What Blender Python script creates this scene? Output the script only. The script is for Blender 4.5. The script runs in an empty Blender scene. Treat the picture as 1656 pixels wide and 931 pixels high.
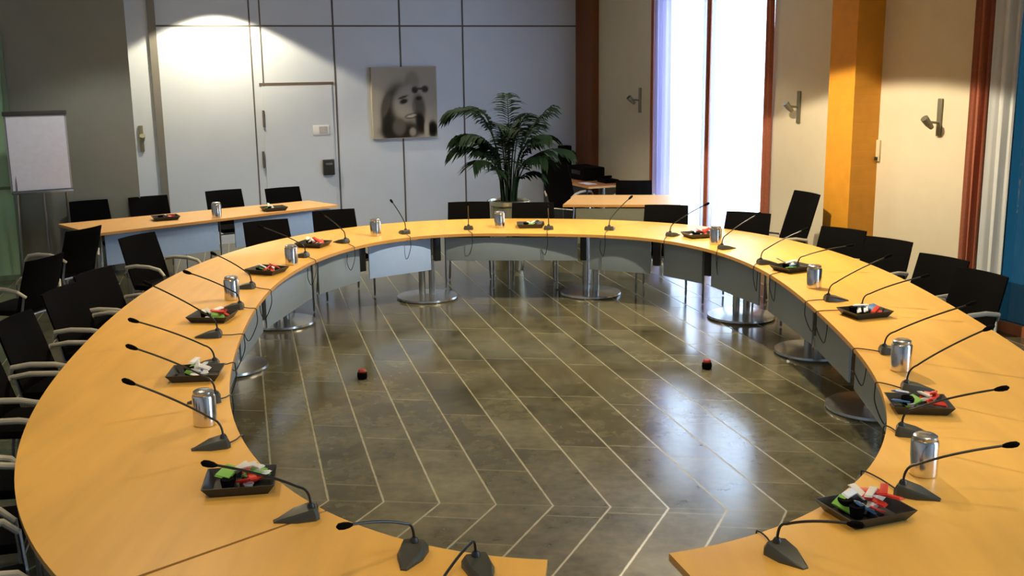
import bpy, bmesh, math, random
from math import sin, cos, pi, radians, atan, atan2, hypot, sqrt
from mathutils import Vector, Matrix
random.seed(7)
C = bpy.context.scene.collection
scn = bpy.context.scene

# ------------------------------------------------------------------ camera
F, CX, CY, HC = 1725.0, 828.0, 465.5, 2.5
PITCH = atan(362 / 1725.0); ROLL = radians(-0.78)
cd = bpy.data.cameras.new('camera'); cam = bpy.data.objects.new('camera', cd); C.objects.link(cam)
cd.sensor_width = 36.0; cd.lens = 36.0 * F / 1656.0; cd.clip_end = 200
cam.location = (0, 0, HC)
cam.rotation_euler = (Matrix.Rotation(pi/2 - PITCH, 4, 'X') @ Matrix.Rotation(ROLL, 4, 'Z')).to_euler()
scn.camera = cam
scn.view_settings.view_transform = 'Standard'
scn.view_settings.look = 'None'
scn.view_settings.gamma = 1.0
scn.view_settings.use_curve_mapping = False
scn.view_settings.exposure = 0.1

# ------------------------------------------------------------------ world (overcast daylight sky)
w = bpy.data.worlds.new('daylight'); scn.world = w; w.use_nodes = True
bg = w.node_tree.nodes['Background']
bg.inputs[0].default_value = (0.68, 0.83, 1.0, 1); bg.inputs[1].default_value = 11.0

def ray(x, y):
    X = (x - CX) / F; Y = -(y - CY) / F
    c, s = cos(ROLL), sin(ROLL)
    X, Y = c*X - s*Y, s*X + c*Y
    return Vector((X, cos(PITCH) + Y*sin(PITCH), -sin(PITCH) + Y*cos(PITCH)))
def P(x, y, z=0.75):
    """where a sight line meets the horizontal plane at height z"""
    d = ray(x, y); t = (z - HC) / d.z
    return Vector((d.x*t, d.y*t, z))

# room frame: corner K, E1 runs along the window wall, E2 along the back wall
K = Vector((1.18, 17.5, 0)); E1 = Vector((.381, -.9245, 0)).normalized(); E2 = Vector((-E1.y*-1, -E1.x, 0))
E2 = Vector((E1.y, -E1.x, 0))
AW = atan2(E1.y, E1.x)
def on_right(x, y):          # -> (t along wall, z)
    d = ray(x, y); n = -E2; k = (K.dot(n)) / d.dot(n)
    p = Vector((0, 0, HC)) + d*k
    return (p - K).dot(E1), p.z
def on_back(x, y, off=0.0):
    d = ray(x, y); n = E1; k = ((K + E1*off).dot(n)) / d.dot(n)
    p = Vector((0, 0, HC)) + d*k
    return (p - K).dot(E2), p.z
def room(t, s, z=0):
    p = K + E1*t + E2*s; return Vector((p.x, p.y, z))

# ------------------------------------------------------------------ lights
def light(name, kind, loc, energy, color, **kw):
    l = bpy.data.lights.new(name, kind); l.energy = energy; l.color = color
    o = bpy.data.objects.new(name, l); o.location = loc; C.objects.link(o)
    for k, v in kw.items():
        if k == 'aim': o.rotation_euler = (Vector(v) - Vector(loc)).to_track_quat('-Z', 'Y').to_euler()
        else: setattr(l, k, v)
    return o
WARM = (1.0, .80, .52)
CEIL = 3.68
# recessed ceiling downlights above the ring table
for (x, y, e) in [(-2.2, 4.6, 95), (-2.5, 7.2, 95), (-2.3, 9.7, 100), (-.8, 11.8, 90), (1.2, 11.8, 90), (2.4, 9.8, 85), (2.6, 7.2, 85), (2.3, 4.7, 85), (-.6, 2.9, 85), (1.3, 2.9, 85)]:
    light('ceiling_downlight', 'SPOT', (x, y, CEIL - .02), e*1.4, WARM, aim=(x, y, 0), spot_size=radians(98 if x > 2 else 122), spot_blend=.18, shadow_soft_size=.22)
# wall washers, plus one added fill spot at the left end
s0, _ = on_back(350, 60)
p = room(.7, s0, 3.6); light('wall_and_fill_spot', 'SPOT', p, 330, (1, .84, .56), aim=(p.x, p.y, 0), spot_size=radians(121), spot_blend=.12, shadow_soft_size=.05)
t0, _ = on_right(1484, 150)
p = room(t0, 2.75, 3.62); light('wall_and_fill_spot', 'SPOT', p, 640, (1, .82, .56), aim=(p.x, p.y, 0), spot_size=radians(129), spot_blend=.06, shadow_soft_size=.06)
p = room(3.3, 6.9, 3.62); light('wall_and_fill_spot', 'SPOT', p, 100, (.96, .95, .86), aim=(p.x, p.y, 0), spot_size=radians(122), spot_blend=.3, shadow_soft_size=.12)  # added fill, brightens the flip chart, green panel and grey wall
p = room(2.6, 3.2, 3.62); light('wall_and_fill_spot', 'SPOT', p, 170, (1, .86, .62), aim=(p.x, p.y, 0), spot_size=radians(118), spot_blend=.35, shadow_soft_size=.1)

# ------------------------------------------------------------------ materials
def mat(name, col, rough=.6, metal=0.0, noise=None, spec=.5, coat=0, bump=0, trans=0, alpha=1, scale2=None):
    m = bpy.data.materials.new(name); m.use_nodes = True
    nt = m.node_tree; b = nt.nodes['Principled BSDF']
    b.inputs['Base Color'].default_value = (*col, 1); b.inputs['Roughness'].default_value = rough
    b.inputs['Metallic'].default_value = metal; b.inputs['Specular IOR Level'].default_value = spec
    b.inputs['Coat Weight'].default_value = coat; b.inputs['Coat Roughness'].default_value = .12
    b.inputs['Transmission Weight'].default_value = trans; b.inputs['Alpha'].default_value = alpha
    amt, sc = noise or (.08, 20)
    tc = nt.nodes.new('ShaderNodeTexCoord'); mp = nt.nodes.new('ShaderNodeMapping'); nz = nt.nodes.new('ShaderNodeTexNoise')
    nt.links.new(tc.outputs['Object'], mp.inputs[0]); nt.links.new(mp.outputs[0], nz.inputs['Vector'])
    if scale2: mp.inputs['Scale'].default_value = scale2
    nz.inputs['Scale'].default_value = sc; nz.inputs['Detail'].default_value = 5
    mx = nt.nodes.new('ShaderNodeMix'); mx.data_type = 'RGBA'
    mx.inputs[6].default_value = (*[c*(1-amt) for c in col], 1); mx.inputs[7].default_value = (*[min(1, c*(1+amt)) for c in col], 1)
    nt.links.new(nz.outputs['Fac'], mx.inputs[0]); nt.links.new(mx.outputs[2], b.inputs['Base Color'])
    if bump:
        bp = nt.nodes.new('ShaderNodeBump'); bp.inputs['Strength'].default_value = bump; bp.inputs['Distance'].default_value = .004
        nt.links.new(nz.outputs['Fac'], bp.inputs['Height']); nt.links.new(bp.outputs[0], b.inputs['Normal'])
    return m
M = {}
M['wall'] = mat('painted_panel_wall', (.50, .56, .65), .55, noise=(.04, 3))
M['plaster'] = mat('cream_plaster', (.62, .57, .43), .85, noise=(.05, 6), bump=.2)
M['dark_wall'] = mat('grey_concrete', (.24, .25, .21), .85, noise=(.18, 1.5), bump=.2)
M['ceiling'] = mat('ceiling_paint', (.55, .53, .48), .9)
M['seam'] = mat('panel_joint', (.09, .085, .08), .8)
M['beech'] = mat('beech_veneer', (.78, .44, .088), .40, noise=(.20, 9), coat=0, scale2=(1, .12, 1))
M['beech_edge'] = mat('beech_edge', (.58, .30, .08), .45, noise=(.1, 12))
M['table_far'] = mat('beech_veneer_pale', (.74, .42, .15), .40, noise=(.1, 9), coat=0, scale2=(1, .12, 1))
M['panel'] = mat('pale_grey_metal_panel', (.24, .30, .35), .33, metal=.1, noise=(.03, 40))
M['black'] = mat('black_fabric', (.0022, .0022, .0026), .9, noise=(.2, 90), spec=.08)
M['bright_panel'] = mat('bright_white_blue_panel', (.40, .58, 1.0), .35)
M['plastic'] = mat('black_plastic', (.022, .023, .022), .4, noise=(.1, 60))
M['micbase'] = mat('dark_olive_plastic', (.055, .057, .045), .33, noise=(.1, 60))
M['arm'] = mat('pale_armrest', (.44, .42, .34), .45)
M['tube'] = mat('steel_tube', (.25, .25, .25), .3, metal=.9)
M['steel'] = mat('brushed_steel', (.74, .70, .64), .18, metal=1, noise=(.05, 50), scale2=(1, 1, .05))
M['chrome'] = mat('satin_base_metal', (.48, .50, .50), .22, metal=.85)
M['darkmetal'] = mat('dark_metal', (.02, .022, .024), .35, metal=.5)
M['frame'] = mat('reddish_wood_frame', (.36, .12, .045), .5, noise=(.2, 12), scale2=(1, 1, .1))
M['redcurtain'] = mat('rust_curtain_cloth', (.30, .095, .05), .9, noise=(.25, 40))
M['brown'] = mat('dark_brown_wood', (.17, .052, .012), .55, noise=(.3, 10), scale2=(1, 1, .08))
M['white'] = mat('white_paper', (.74, .75, .84), .7)
M['sachet'] = mat('white_sachet_paper', (.75, .75, .74), .5)
M['red'] = mat('red_sachet', (.65, .04, .02), .45)
M['green'] = mat('green_tea_packet', (.18, .48, .06), .5)
M['bluepk'] = mat('blue_packet', (.08, .20, .45), .5)
M['leaf'] = mat('palm_leaf', (.005, .018, .008), .8, noise=(.4, 6), spec=.15)
M['stem'] = mat('palm_stem', (.02, .05, .015), .6)
M['soil'] = mat('potting_soil', (.02, .012, .008), .95, noise=(.4, 60), bump=1)
M['pot'] = mat('pale_metal_pot', (.50, .50, .38), .25, metal=.7)
M['greenglass'] = mat('green_frosted_glass', (.40, .62, .36), .35, noise=(.1, 2))
M['desk'] = mat('brown_desk_wood', (.42, .18, .07), .35)
M['cream'] = mat('cream_plastic', (.60, .52, .34), .5)

def yellow():
    m = mat('ochre_boarding', (.62, .28, .02), .6, noise=(.15, 8))
    nt = m.node_tree; b = nt.nodes['Principled BSDF']
    g = nt.nodes.new('ShaderNodeNewGeometry'); s = nt.nodes.new('ShaderNodeSeparateXYZ'); nt.links.new(g.outputs['Position'], s.inputs[0])
    a = nt.nodes.new('ShaderNodeMath'); a.operation = 'MULTIPLY'; a.inputs[1].default_value = 14; nt.links.new(s.outputs[2], a.inputs[0])
    f = nt.nodes.new('ShaderNodeMath'); f.operation = 'FRACT'; nt.links.new(a.outputs[0], f.inputs[0])
    l = nt.nodes.new('ShaderNodeMath'); l.operation = 'GREATER_THAN'; l.inputs[1].default_value = .1; nt.links.new(f.outputs[0], l.inputs[0])
    bp = nt.nodes.new('ShaderNodeBump'); bp.inputs['Strength'].default_value = .5; bp.inputs['Distance'].default_value = .01
    nt.links.new(l.outputs[0], bp.inputs['Height']); nt.links.new(bp.outputs[0], b.inputs['Normal'])
    return m
M['yellow'] = yellow()

def sheer(name, col, tr, tl):
    m = bpy.data.materials.new(name); m.use_nodes = True; nt = m.node_tree; n = nt.nodes; n.clear()
    o = n.new('ShaderNodeOutputMaterial'); d = n.new('ShaderNodeBsdfDiffuse'); t = n.new('ShaderNodeBsdfTranslucent'); p = n.new('ShaderNodeBsdfTransparent')
    nz = n.new('ShaderNodeTexNoise'); nz.inputs['Scale'].default_value = 300
    mx = n.new('ShaderNodeMix'); mx.data_type = 'RGBA'; mx.inputs[6].default_value = (*[c*.93 for c in col], 1); mx.inputs[7].default_value = (*col, 1)
    nt.links.new(nz.outputs['Fac'], mx.inputs[0])
    for k in (d, t): nt.links.new(mx.outputs[2], k.inputs[0])
    p.inputs[0].default_value = (1, 1, 1, 1)
    a = n.new('ShaderNodeMixShader'); a.inputs[0].default_value = tl; b = n.new('ShaderNodeMixShader'); b.inputs[0].default_value = tr
    nt.links.new(d.outputs[0], a.inputs[1]); nt.links.new(t.outputs[0], a.inputs[2])
    nt.links.new(a.outputs[0], b.inputs[1]); nt.links.new(p.outputs[0], b.inputs[2]); nt.links.new(b.outputs[0], o.inputs[0])
    return m
M['sheer'] = sheer('white_sheer_cloth', (.92, .92, .97), .35, .75)
M['sheer_dense'] = sheer('dense_white_sheer', (.80, .84, .86), .02, .35)
M['sheer_lilac'] = sheer('lilac_sheer_cloth', (.60, .58, .80), .22, .55)
def glass(name, col, mixf):
    m = bpy.data.materials.new(name); m.use_nodes = True; nt = m.node_tree; n = nt.nodes; n.clear()
    o = n.new('ShaderNodeOutputMaterial'); g = n.new('ShaderNodeBsdfGlossy'); p = n.new('ShaderNodeBsdfTransparent')
    g.inputs['Roughness'].default_value = .03; p.inputs[0].default_value = (*col, 1)
    a = n.new('ShaderNodeMixShader'); a.inputs[0].default_value = mixf
    nt.links.new(p.outputs[0], a.inputs[1]); nt.links.new(g.outputs[0], a.inputs[2]); nt.links.new(a.outputs[0], o.inputs[0])
    return m
M['glass'] = glass('clear_pane', (.92, .97, 1), .06)
M['blueglass'] = glass('blue_tinted_pane', (.035, .085, .105), .08)

def floor_mat():
    m = bpy.data.materials.new('polished_slate_floor'); m.use_nodes = True; nt = m.node_tree; b = nt.nodes['Principled BSDF']; L = nt.links.new
    def mth(op, a, b_=None, c=None):
        n = nt.nodes.new('ShaderNodeMath'); n.operation = op
        for i, v in enumerate((a, b_, c)):
            if v is None: continue
            if isinstance(v, (int, float)): n.inputs[i].default_value = v
            else: L(v, n.inputs[i])
        return n.outputs[0]
    g = nt.nodes.new('ShaderNodeNewGeometry'); s = nt.nodes.new('ShaderNodeSeparateXYZ'); L(g.outputs['Position'], s.inputs[0])
    x = mth('SUBTRACT', s.outputs[0], .55); y = mth('SUBTRACT', s.outputs[1], 5.745)
    md = (.9960, -.0895); nn = (.0895, .9960)
    u = mth('ADD', mth('MULTIPLY', x, md[0]), mth('MULTIPLY', y, md[1]))
    v = mth('ADD', mth('MULTIPLY', x, nn[0]), mth('MULTIPLY', y, nn[1]))
    A = (-.243, .970); Bd = (.404, .915)
    cA = (A[0]*md[0] + A[1]*md[1]) / (A[0]*nn[0] + A[1]*nn[1]); cB = (Bd[0]*md[0] + Bd[1]*md[1]) / (Bd[0]*nn[0] + Bd[1]*nn[1])
    far = mth('GREATER_THAN', v, 0)
    cot = mth('ADD', cB, mth('MULTIPLY', far, cA - cB))
    k = mth('DIVIDE', mth('SUBTRACT', u, mth('MULTIPLY', v, cot)), .331)
    kf = mth('FRACT', k); kn = mth('FLOOR', k)
    dk = mth('MULTIPLY', mth('MINIMUM', kf, mth('SUBTRACT', 1.0, kf)), .31)      # metres to long joint
    wn = nt.nodes.new('ShaderNodeTexWhiteNoise'); wn.noise_dimensions = '1D'; L(kn, wn.inputs['W'])
    along = mth('ADD', mth('DIVIDE', mth('ADD', v, mth('MULTIPLY', u, .05)), 1.05), mth('MULTIPLY', wn.outputs['Value'], 7))
    af = mth('FRACT', along); an = mth('FLOOR', along)
    da = mth('MULTIPLY', mth('MINIMUM', af, mth('SUBTRACT', 1.0, af)), 1.05)
    nz = nt.nodes.new('ShaderNodeTexNoise'); nz.inputs['Scale'].default_value = 2.2; nz.inputs['Detail'].default_value = 8; nz.inputs['Roughness'].default_value = .65; L(g.outputs['Position'], nz.inputs['Vector'])
    nz2 = nt.nodes.new('ShaderNodeTexNoise'); nz2.inputs['Scale'].default_value = 14; nz2.inputs['Detail'].default_value = 6; L(g.outputs['Position'], nz2.inputs['Vector'])
    dk2 = mth('ADD', dk, mth('MULTIPLY', mth('SUBTRACT', nz2.outputs['Fac'], .5), .010))
    j1 = nt.nodes.new('ShaderNodeMapRange'); j1.inputs[1].default_value = .002; j1.inputs[2].default_value = .010; j1.inputs[3].default_value = .7; j1.inputs[4].default_value = 0; L(dk2, j1.inputs[0])
    j2 = nt.nodes.new('ShaderNodeMapRange'); j2.inputs[1].default_value = .002; j2.inputs[2].default_value = .010; j2.inputs[3].default_value = .35; j2.inputs[4].default_value = 0; L(da, j2.inputs[0])
    j3 = nt.nodes.new('ShaderNodeMapRange'); j3.inputs[1].default_value = .002; j3.inputs[2].default_value = .008; j3.inputs[3].default_value = .25; j3.inputs[4].default_value = 0; L(mth('ABSOLUTE', v), j3.inputs[0])
    j = mth('MAXIMUM', mth('MAXIMUM', j1.outputs[0], j2.outputs[0]), j3.outputs[0])
    wn2 = nt.nodes.new('ShaderNodeTexWhiteNoise'); wn2.noise_dimensions = '2D'
    cb = nt.nodes.new('ShaderNodeCombineXYZ'); L(kn, cb.inputs[0]); L(an, cb.inputs[1]); L(cb.outputs[0], wn2.inputs['Vector'])
    t = mth('ADD', mth('MULTIPLY', nz.outputs['Fac'], .75), mth('MULTIPLY', wn2.outputs['Value'], .18)); t = mth('ADD', t, mth('MULTIPLY', nz2.outputs['Fac'], .35))
    cr = nt.nodes.new('ShaderNodeValToRGB'); L(t, cr.inputs[0])
    cr.color_ramp.elements[0].position = .4; cr.color_ramp.elements[0].color = (.036, .035, .020, 1)
    cr.color_ramp.elements[1].position = .9; cr.color_ramp.elements[1].color = (.175, .166, .100, 1)
    mx = nt.nodes.new('ShaderNodeMix'); mx.data_type = 'RGBA'; L(j, mx.inputs[0]); L(cr.outputs[0], mx.inputs[6]); mx.inputs[7].default_value = (.31, .30, .185, 1)
    L(mx.outputs[2], b.inputs['Base Color'])
    L(mth('ADD', mth('ADD', .10, mth('MULTIPLY', nz.outputs['Fac'], .12)), mth('MULTIPLY', j, .3)), b.inputs['Roughness'])
    b.inputs['Specular IOR Level'].default_value = .75
    bp = nt.nodes.new('ShaderNodeBump'); bp.inputs['Strength'].default_value = .12; bp.inputs['Distance'].default_value = .004; L(nz2.outputs['Fac'], bp.inputs['Height']); L(bp.outputs[0], b.inputs['Normal'])
    return m
M['floor'] = floor_mat()

# ------------------------------------------------------------------ mesh helpers
class MB:
    def __init__(s): s.bm = bmesh.new()
    def box(s, c, size, rot=None, bevel=0):
        g = bmesh.ops.create_cube(s.bm, size=1); vs = g['verts']
        m = Matrix.Translation(Vector(c)) @ (rot.to_4x4() if rot else Matrix.Identity(4)) @ Matrix.Diagonal((*size, 1))
        bmesh.ops.transform(s.bm, matrix=m, verts=vs)
        if bevel:
            es = list({e for v in vs for e in v.link_edges})
            bmesh.ops.bevel(s.bm, geom=es, offset=bevel, segments=2, affect='EDGES', profile=.6)
        return s
    def tube(s, pts, r, n=10, cap=True):
        pts = [Vector(p) for p in pts]; rs = r if isinstance(r, (list, tuple)) else [r]*len(pts); rings = []
        up = None
        for i, p in enumerate(pts):
            d = (pts[min(i+1, len(pts)-1)] - pts[max(i-1, 0)]).normalized()
            if up is None: up = Vector((0, 0, 1)) if abs(d.z) < .9 else Vector((1, 0, 0))
            a = d.cross(up)
            if a.length < 1e-4: a = d.orthogonal()
            a.normalize(); b = a.cross(d).normalized(); up = b
            rings.append([s.bm.verts.new(p + (a*cos(2*pi*k/n) + b*sin(2*pi*k/n))*rs[i]) for k in range(n)])
        for A_, B_ in zip(rings, rings[1:]):
            for k in range(n): s.bm.faces.new((A_[k], A_[(k+1) % n], B_[(k+1) % n], B_[k]))
        if cap: s.bm.faces.new(list(reversed(rings[0]))); s.bm.faces.new(rings[-1])
        return s
    def lathe(s, prof, c=(0, 0, 0), n=32):
        rings = []; c = Vector(c)
        for r, z in prof:
            rings.append([s.bm.verts.new(c + Vector((r*cos(2*pi*k/n), r*sin(2*pi*k/n), z))) for k in range(n)])
        for A_, B_ in zip(rings, rings[1:]):
            for k in range(n): s.bm.faces.new((A_[k], A_[(k+1) % n], B_[(k+1) % n], B_[k]))
        if prof[0][0] > 1e-5: s.bm.faces.new(list(reversed(rings[0])))
        if prof[-1][0] > 1e-5: s.bm.faces.new(rings[-1])
        return s
    def prism(s, pts, z0, z1):
        lo = [s.bm.verts.new((p[0], p[1], z0)) for p in pts]; hi = [s.bm.verts.new((p[0], p[1], z1)) for p in pts]
        n = len(pts)
        for k in range(n): s.bm.faces.new((lo[k], lo[(k+1) % n], hi[(k+1) % n], hi[k]))
        s.bm.faces.new(hi); s.bm.faces.new(list(reversed(lo))); return s
    def strip(s, inn, out, z0, z1):
        """closed band between two matching polylines"""
        rows = []
        for a, b in zip(inn, out):
            rows.append([s.bm.verts.new((q[0], q[1], z)) for q, z in ((a, z0), (b, z0), (b, z1), (a, z1))])
        for A_, B_ in zip(rows, rows[1:]):
            for k in range(4): s.bm.faces.new((A_[k], A_[(k+1) % 4], B_[(k+1) % 4], B_[k]))
        s.bm.faces.new(rows[0]); s.bm.faces.new(list(reversed(rows[-1]))); return s
    def build(s, name, m, parent=None, smooth=True, loc=None):
        bmesh.ops.recalc_face_normals(s.bm, faces=s.bm.faces)
        me = bpy.data.meshes.new(name); s.bm.to_mesh(me); s.bm.free()
        for mm in (m if isinstance(m, list) else [m]): me.materials.append(mm)
        if smooth:
            for p_ in me.polygons: p_.use_smooth = True
            me.set_sharp_from_angle(angle=radians(35))
        o = bpy.data.objects.new(name, me); C.objects.link(o)
        if parent: o.parent = parent
        if loc is not None: o.location = loc
        return o
def tag(o, label, cat, group=None):
    o['label'] = label; o['category'] = cat
    if group: o['group'] = group
    return o
def thing(name, label, cat, loc=(0, 0, 0), rz=0, group=None):
    o = bpy.data.objects.new(name, None); C.objects.link(o); o.location = loc; o.rotation_euler = (0, 0, rz)
    return tag(o, label, cat, group)
def struct(o): o['kind'] = 'structure'; return o
def dup(root, loc, rz, label, group=None):
    r = root.copy(); C.objects.link(r); r.location = loc; r.rotation_euler = (0, 0, rz); r['label'] = label
    if group: r['group'] = group
    for ch in list(root.children):
        c = ch.copy(); C.objects.link(c); c.parent = r
        for g in ch.children:
            d = g.copy(); C.objects.link(d); d.parent = c
    return r
def RZ(a): return Matrix.Rotation(a, 3, 'Z')
WR = RZ(AW)                                  # box x axis along window wall
def wallbox(mb, t0, t1, s0, s1, z0, z1):     # box in room coordinates
    return mb.box(room((t0+t1)/2, (s0+s1)/2, (z0+z1)/2), (abs(t1-t0), abs(s1-s0), z1-z0), WR)

# ------------------------------------------------------------------ the setting
LW = 9.8; RW = 19.0; TH = .3
m = MB(); m.prism([room(-2, -2), room(RW+1, -2), room(RW+1, LW+1), room(-2, LW+1)], -.2, 0); struct(m.build('floor', M['floor'], smooth=False))
m = MB(); m.prism([room(-.4, -.4), room(RW+.4, -.4), room(RW+.4, LW+.4), room(-.4, LW+.4)], CEIL, CEIL+.2); struct(m.build('ceiling', M['ceiling'], smooth=False))
m = MB(); wallbox(m, -TH, 0, -TH, LW+TH, 0, CEIL); struct(m.build('wall_back', M['wall'], smooth=False))
# window wall: piers between the two tall windows
T = lambda px, y=200: on_right(px, y)[0]
w1a, w1b = T(1065), T(1247); w2a, w2b = T(1597), T(1597) + 3.4
w3a, w3b = w2b + 2.2, w2b + 5.6
W2B = 3.5
m = MB()
wallbox(m, 0, w1a, -TH, 0, 0, CEIL); wallbox(m, w1b, w2a, -TH, 0, 0, CEIL); wallbox(m, w2b, w3a, -TH, 0, 0, CEIL); wallbox(m, w3b, RW+TH, -TH, 0, 0, CEIL); wallbox(m, w3a, w3b, -TH, 0, W2B, CEIL)
wallbox(m, w1a, w1b, -TH, 0, W2B, CEIL); wallbox(m, w2a, w2b, -TH, 0, W2B, CEIL)
struct(m.build('wall_right', M['plaster'], smooth=False))
m = MB(); wallbox(m, 0, RW, LW, LW+TH, 0, CEIL); struct(m.build('wall_left', M['wall'], smooth=False))
m = MB(); wallbox(m, RW, RW+TH, -TH, LW+TH, 0, CEIL); struct(m.build('wall_rear', M['wall'], smooth=False))
# projecting grey wall at the left end of the back wall
OFF = 1.5
sD, _ = on_back(208, 100, OFF)
m = MB(); wallbox(m, 0, OFF, sD, LW, 0, CEIL); struct(m.build('wall_projecting', M['dark_wall'], smooth=False))
sG = on_back(27, 250, OFF)[0]; gw = LW - sG - .06
gs = thing('glass_screen', 'green frosted glass panel at the far left edge, against the grey wall', 'glass panel', room(OFF+.05, sG+gw/2+.03, 0))
m = MB(); m.box((0, 0, 1.5), (.02, gw-.06, 2.9), WR); m.build('pane', M['greenglass'], gs, smooth=False)
m = MB()
m.box((0, 0, .03), (.05, gw, .06), WR); m.box((0, 0, 2.98), (.05, gw, .06), WR); m.box((0, 0, 1.12), (.04, gw, .035), WR)
for q_ in (-1, 1): m.box(E2*(q_*(gw/2-.025)) + Vector((0, 0, 1.5)), (.05, .05, 3.0), WR)
m.build('screen_frame', mat('green_grey_frame', (.17, .24, .15), .5), gs, smooth=False)

# panel joints on the back wall
m = MB()
def vseam(px, y, wd, z0=0, z1=CEIL, out=.004):
    s, _ = on_back(px, y); wallbox(m, 0, out, s-wd/2, s+wd/2, z0, z1)
zs = on_back(600, 42)[1]
sL = on_back(246, 40)[0]
for px in (541, 648, 749): vseam(px, 100, .025)
for px in (407, 424): vseam(px, 100, .02)
wallbox(m, 0, .004, 0, sL, zs-.012, zs+.012)
struct(m.build('trim_1', M['seam'], smooth=False))
m = MB(); s_, _ = on_back(250, 100); wallbox(m, 0, .03, s_-.05, s_+.05, 0, CEIL); struct(m.build('trim_2', mat('grey_profile', (.17, .165, .15), .5), smooth=False))
# flush door in the panelled wall
sd0, sd1 = on_back(541, 200)[0], on_back(424, 200)[0]; zd = on_back(480, 136)[1]
m = MB(); wallbox(m, 0, .012, sd0+.02, sd1-.02, 0.01, zd-.02); door = struct(m.build('door_1', M['wall'], smooth=False))
m = MB(); wallbox(m, 0, .008, sd0-.01, sd1+.01, zd-.015, zd+.025); struct(m.build('trim_3', mat('door_head_joint', (.10, .075, .06), .7), smooth=False))
sh, zh = on_back(531, 270)
m = MB(); m.box(room(.035, sh, zh), (.05, .17, .23), WR, bevel=.012); m.build('lock_box', M['plastic'], door)
m = MB(); m.box(room(.065, sh, zh+.05), (.012, .10, .03), WR, bevel=.004); m.build('handle', M['tube'], door)
for yy in (192, 258):
    s_, z_ = on_back(426, yy); m = MB(); m.tube([room(.02, s_, z_-.12), room(.02, s_, z_+.12)], .016); m.build('hinge', M['seam'], door)
s_, z_ = on_back(519, 210)
sg = thing('door_sign', 'small white sign plate with a grey square, fixed on the flush door', 'sign', room(.012, s_, z_))
m = MB(); m.box(E1*.004, (.008, .24, .14), WR, bevel=.002); m.build('plate', mat('white_plate', (.66, .68, .72), .5), sg)
m = MB(); m.box(E1*.010 + E2*-.03, (.004, .12, .10), WR); m.build('symbol', mat('grey_symbol', (.42, .42, .43), .6), sg)

# brown corner pillar and ochre column on the window wall
ta, tb = 0.02, T(968)
m = MB(); wallbox(m, 0.0, tb, 0.0, .12, 0, CEIL); struct(m.build('trim_4', M['brown'], smooth=False))
tc0, tc1 = T(1372, 200), T(1395, 200)
t1 = T(1424, 200)
m = MB(); wallbox(m, t1-.42, t1-.02, 0, .34, 0, CEIL); struct(m.build('trim_5', M['yellow'], smooth=False))

# ------------------------------------------------------------------ windows
def window(n, a, b, posts, gl):
    m = MB(); d0, d1 = -.20, -.12
    for t_, wd in posts: wallbox(m, t_-wd/2, t_+wd/2, d0, d1, .1, W2B)
    wallbox(m, a, b, d0, d1, 0.0, .10); wallbox(m, a, b, d0, d1, W2B-.08, W2B)
    f = struct(m.build('window_%d' % n, M['frame'], smooth=False))
    g = MB(); wallbox(g, a+.02, b-.02, -.165, -.155, .1, W2B-.08); g.build('pane', gl, f, smooth=False)
    return f
mid = T(1152)
window(1, w1a, w1b, [(w1a+.05, .10), (mid, .09), (w1b-.05, .10)], M['glass'])
window(2, w2a, w2b, [(w2a+.06, .12), (w2a+.95, .06), (w2a+2.2, .06), (w2b-.06, .12)], M['blueglass'])
window(3, w3a, w3b, [(w3a+.06, .12), (w3a+1.7, .06), (w3b-.06, .12)], M['glass'])
for a_, b_ in ((w1a, w1b), (w2a, w2b), (w3a, w3b)):
    l_ = light('daylight_opening', 'AREA', room((a_+b_)/2, -.32, W2B/2), 1, (1, 1, 1), aim=room((a_+b_)/2, 2, W2B/2))
    l_.data.shape = 'RECTANGLE'; l_.data.size = W2B; l_.data.size_y = b_-a_; l_.data.cycles.is_portal = True
    l_.rotation_euler = Matrix((Vector((0,0,1)), -E1 if False else E2.cross(Vector((0,0,1)))*-1, -E2)).transposed().to_euler()
def curtain(name, a, b, s, amp, wl, m_, z0=.03, z1=W2B-.02, th=.004, taper=0):
    mb = MB(); n = max(16, int((b-a)/wl*10)); rows = []
    for zz in (z0, .8, 1.6, 2.4, z1):
        k = 1 - taper*(1 - abs(zz - 1.2)/2.4); row = []
        for side in (0, 1):
            for i in range(n+1):
                j = i if side == 0 else n - i
                t_ = a + (b-a)*k*j/n if taper >= 0 else b - (b-a)*k*(1-j/n)
                ph = 2*pi*(b-a)*j/n/wl + .6*sin(j*.9)
                row.append(mb.bm.verts.new(room(t_, s + amp*sin(ph + .3*zz) + (th if side else 0), zz)))
        rows.append(row)
    N = len(rows[0])
    for A_, B_ in zip(rows, rows[1:]):
        for k in range(N): mb.bm.faces.new((A_[k], A_[(k+1) % N], B_[(k+1) % N], B_[k]))
    for r_ in (rows[0], rows[-1]):
        for i in range(n): mb.bm.faces.new((r_[i], r_[i+1], r_[N-2-i], r_[N-1-i]))
    return mb.build(name, m_)
tag(curtain('curtain', w1a-.02, w1a+.42, .05, .03, .11, M['sheer_lilac']), 'lilac-grey gathered sheer curtain at the left edge of the middle window', 'curtain', None)
tag(curtain('curtain', w1a+.44, mid-.15, .05, .025, .22, M['sheer']), 'white sheer curtain over the left half of the middle window', 'curtain')
tag(curtain('curtain', mid-.14, mid-.045, .06, .02, .08, M['sheer_lilac']), 'narrow lilac curtain left of the mullion of the middle window', 'curtain')
tag(curtain('curtain', mid-.04, mid+.05, .07, .02, .08, M['redcurtain']), 'narrow rust curtain over the mullion of the middle window', 'curtain')
tag(curtain('curtain', mid+.055, mid+.13, .06, .02, .08, M['sheer_lilac']), 'narrow lilac curtain right of the mullion of the middle window', 'curtain')
tag(curtain('curtain', mid+.14, w1b-.10, .05, .025, .22, M['sheer']), 'white sheer curtain over the right half of the middle window', 'curtain')
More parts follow.
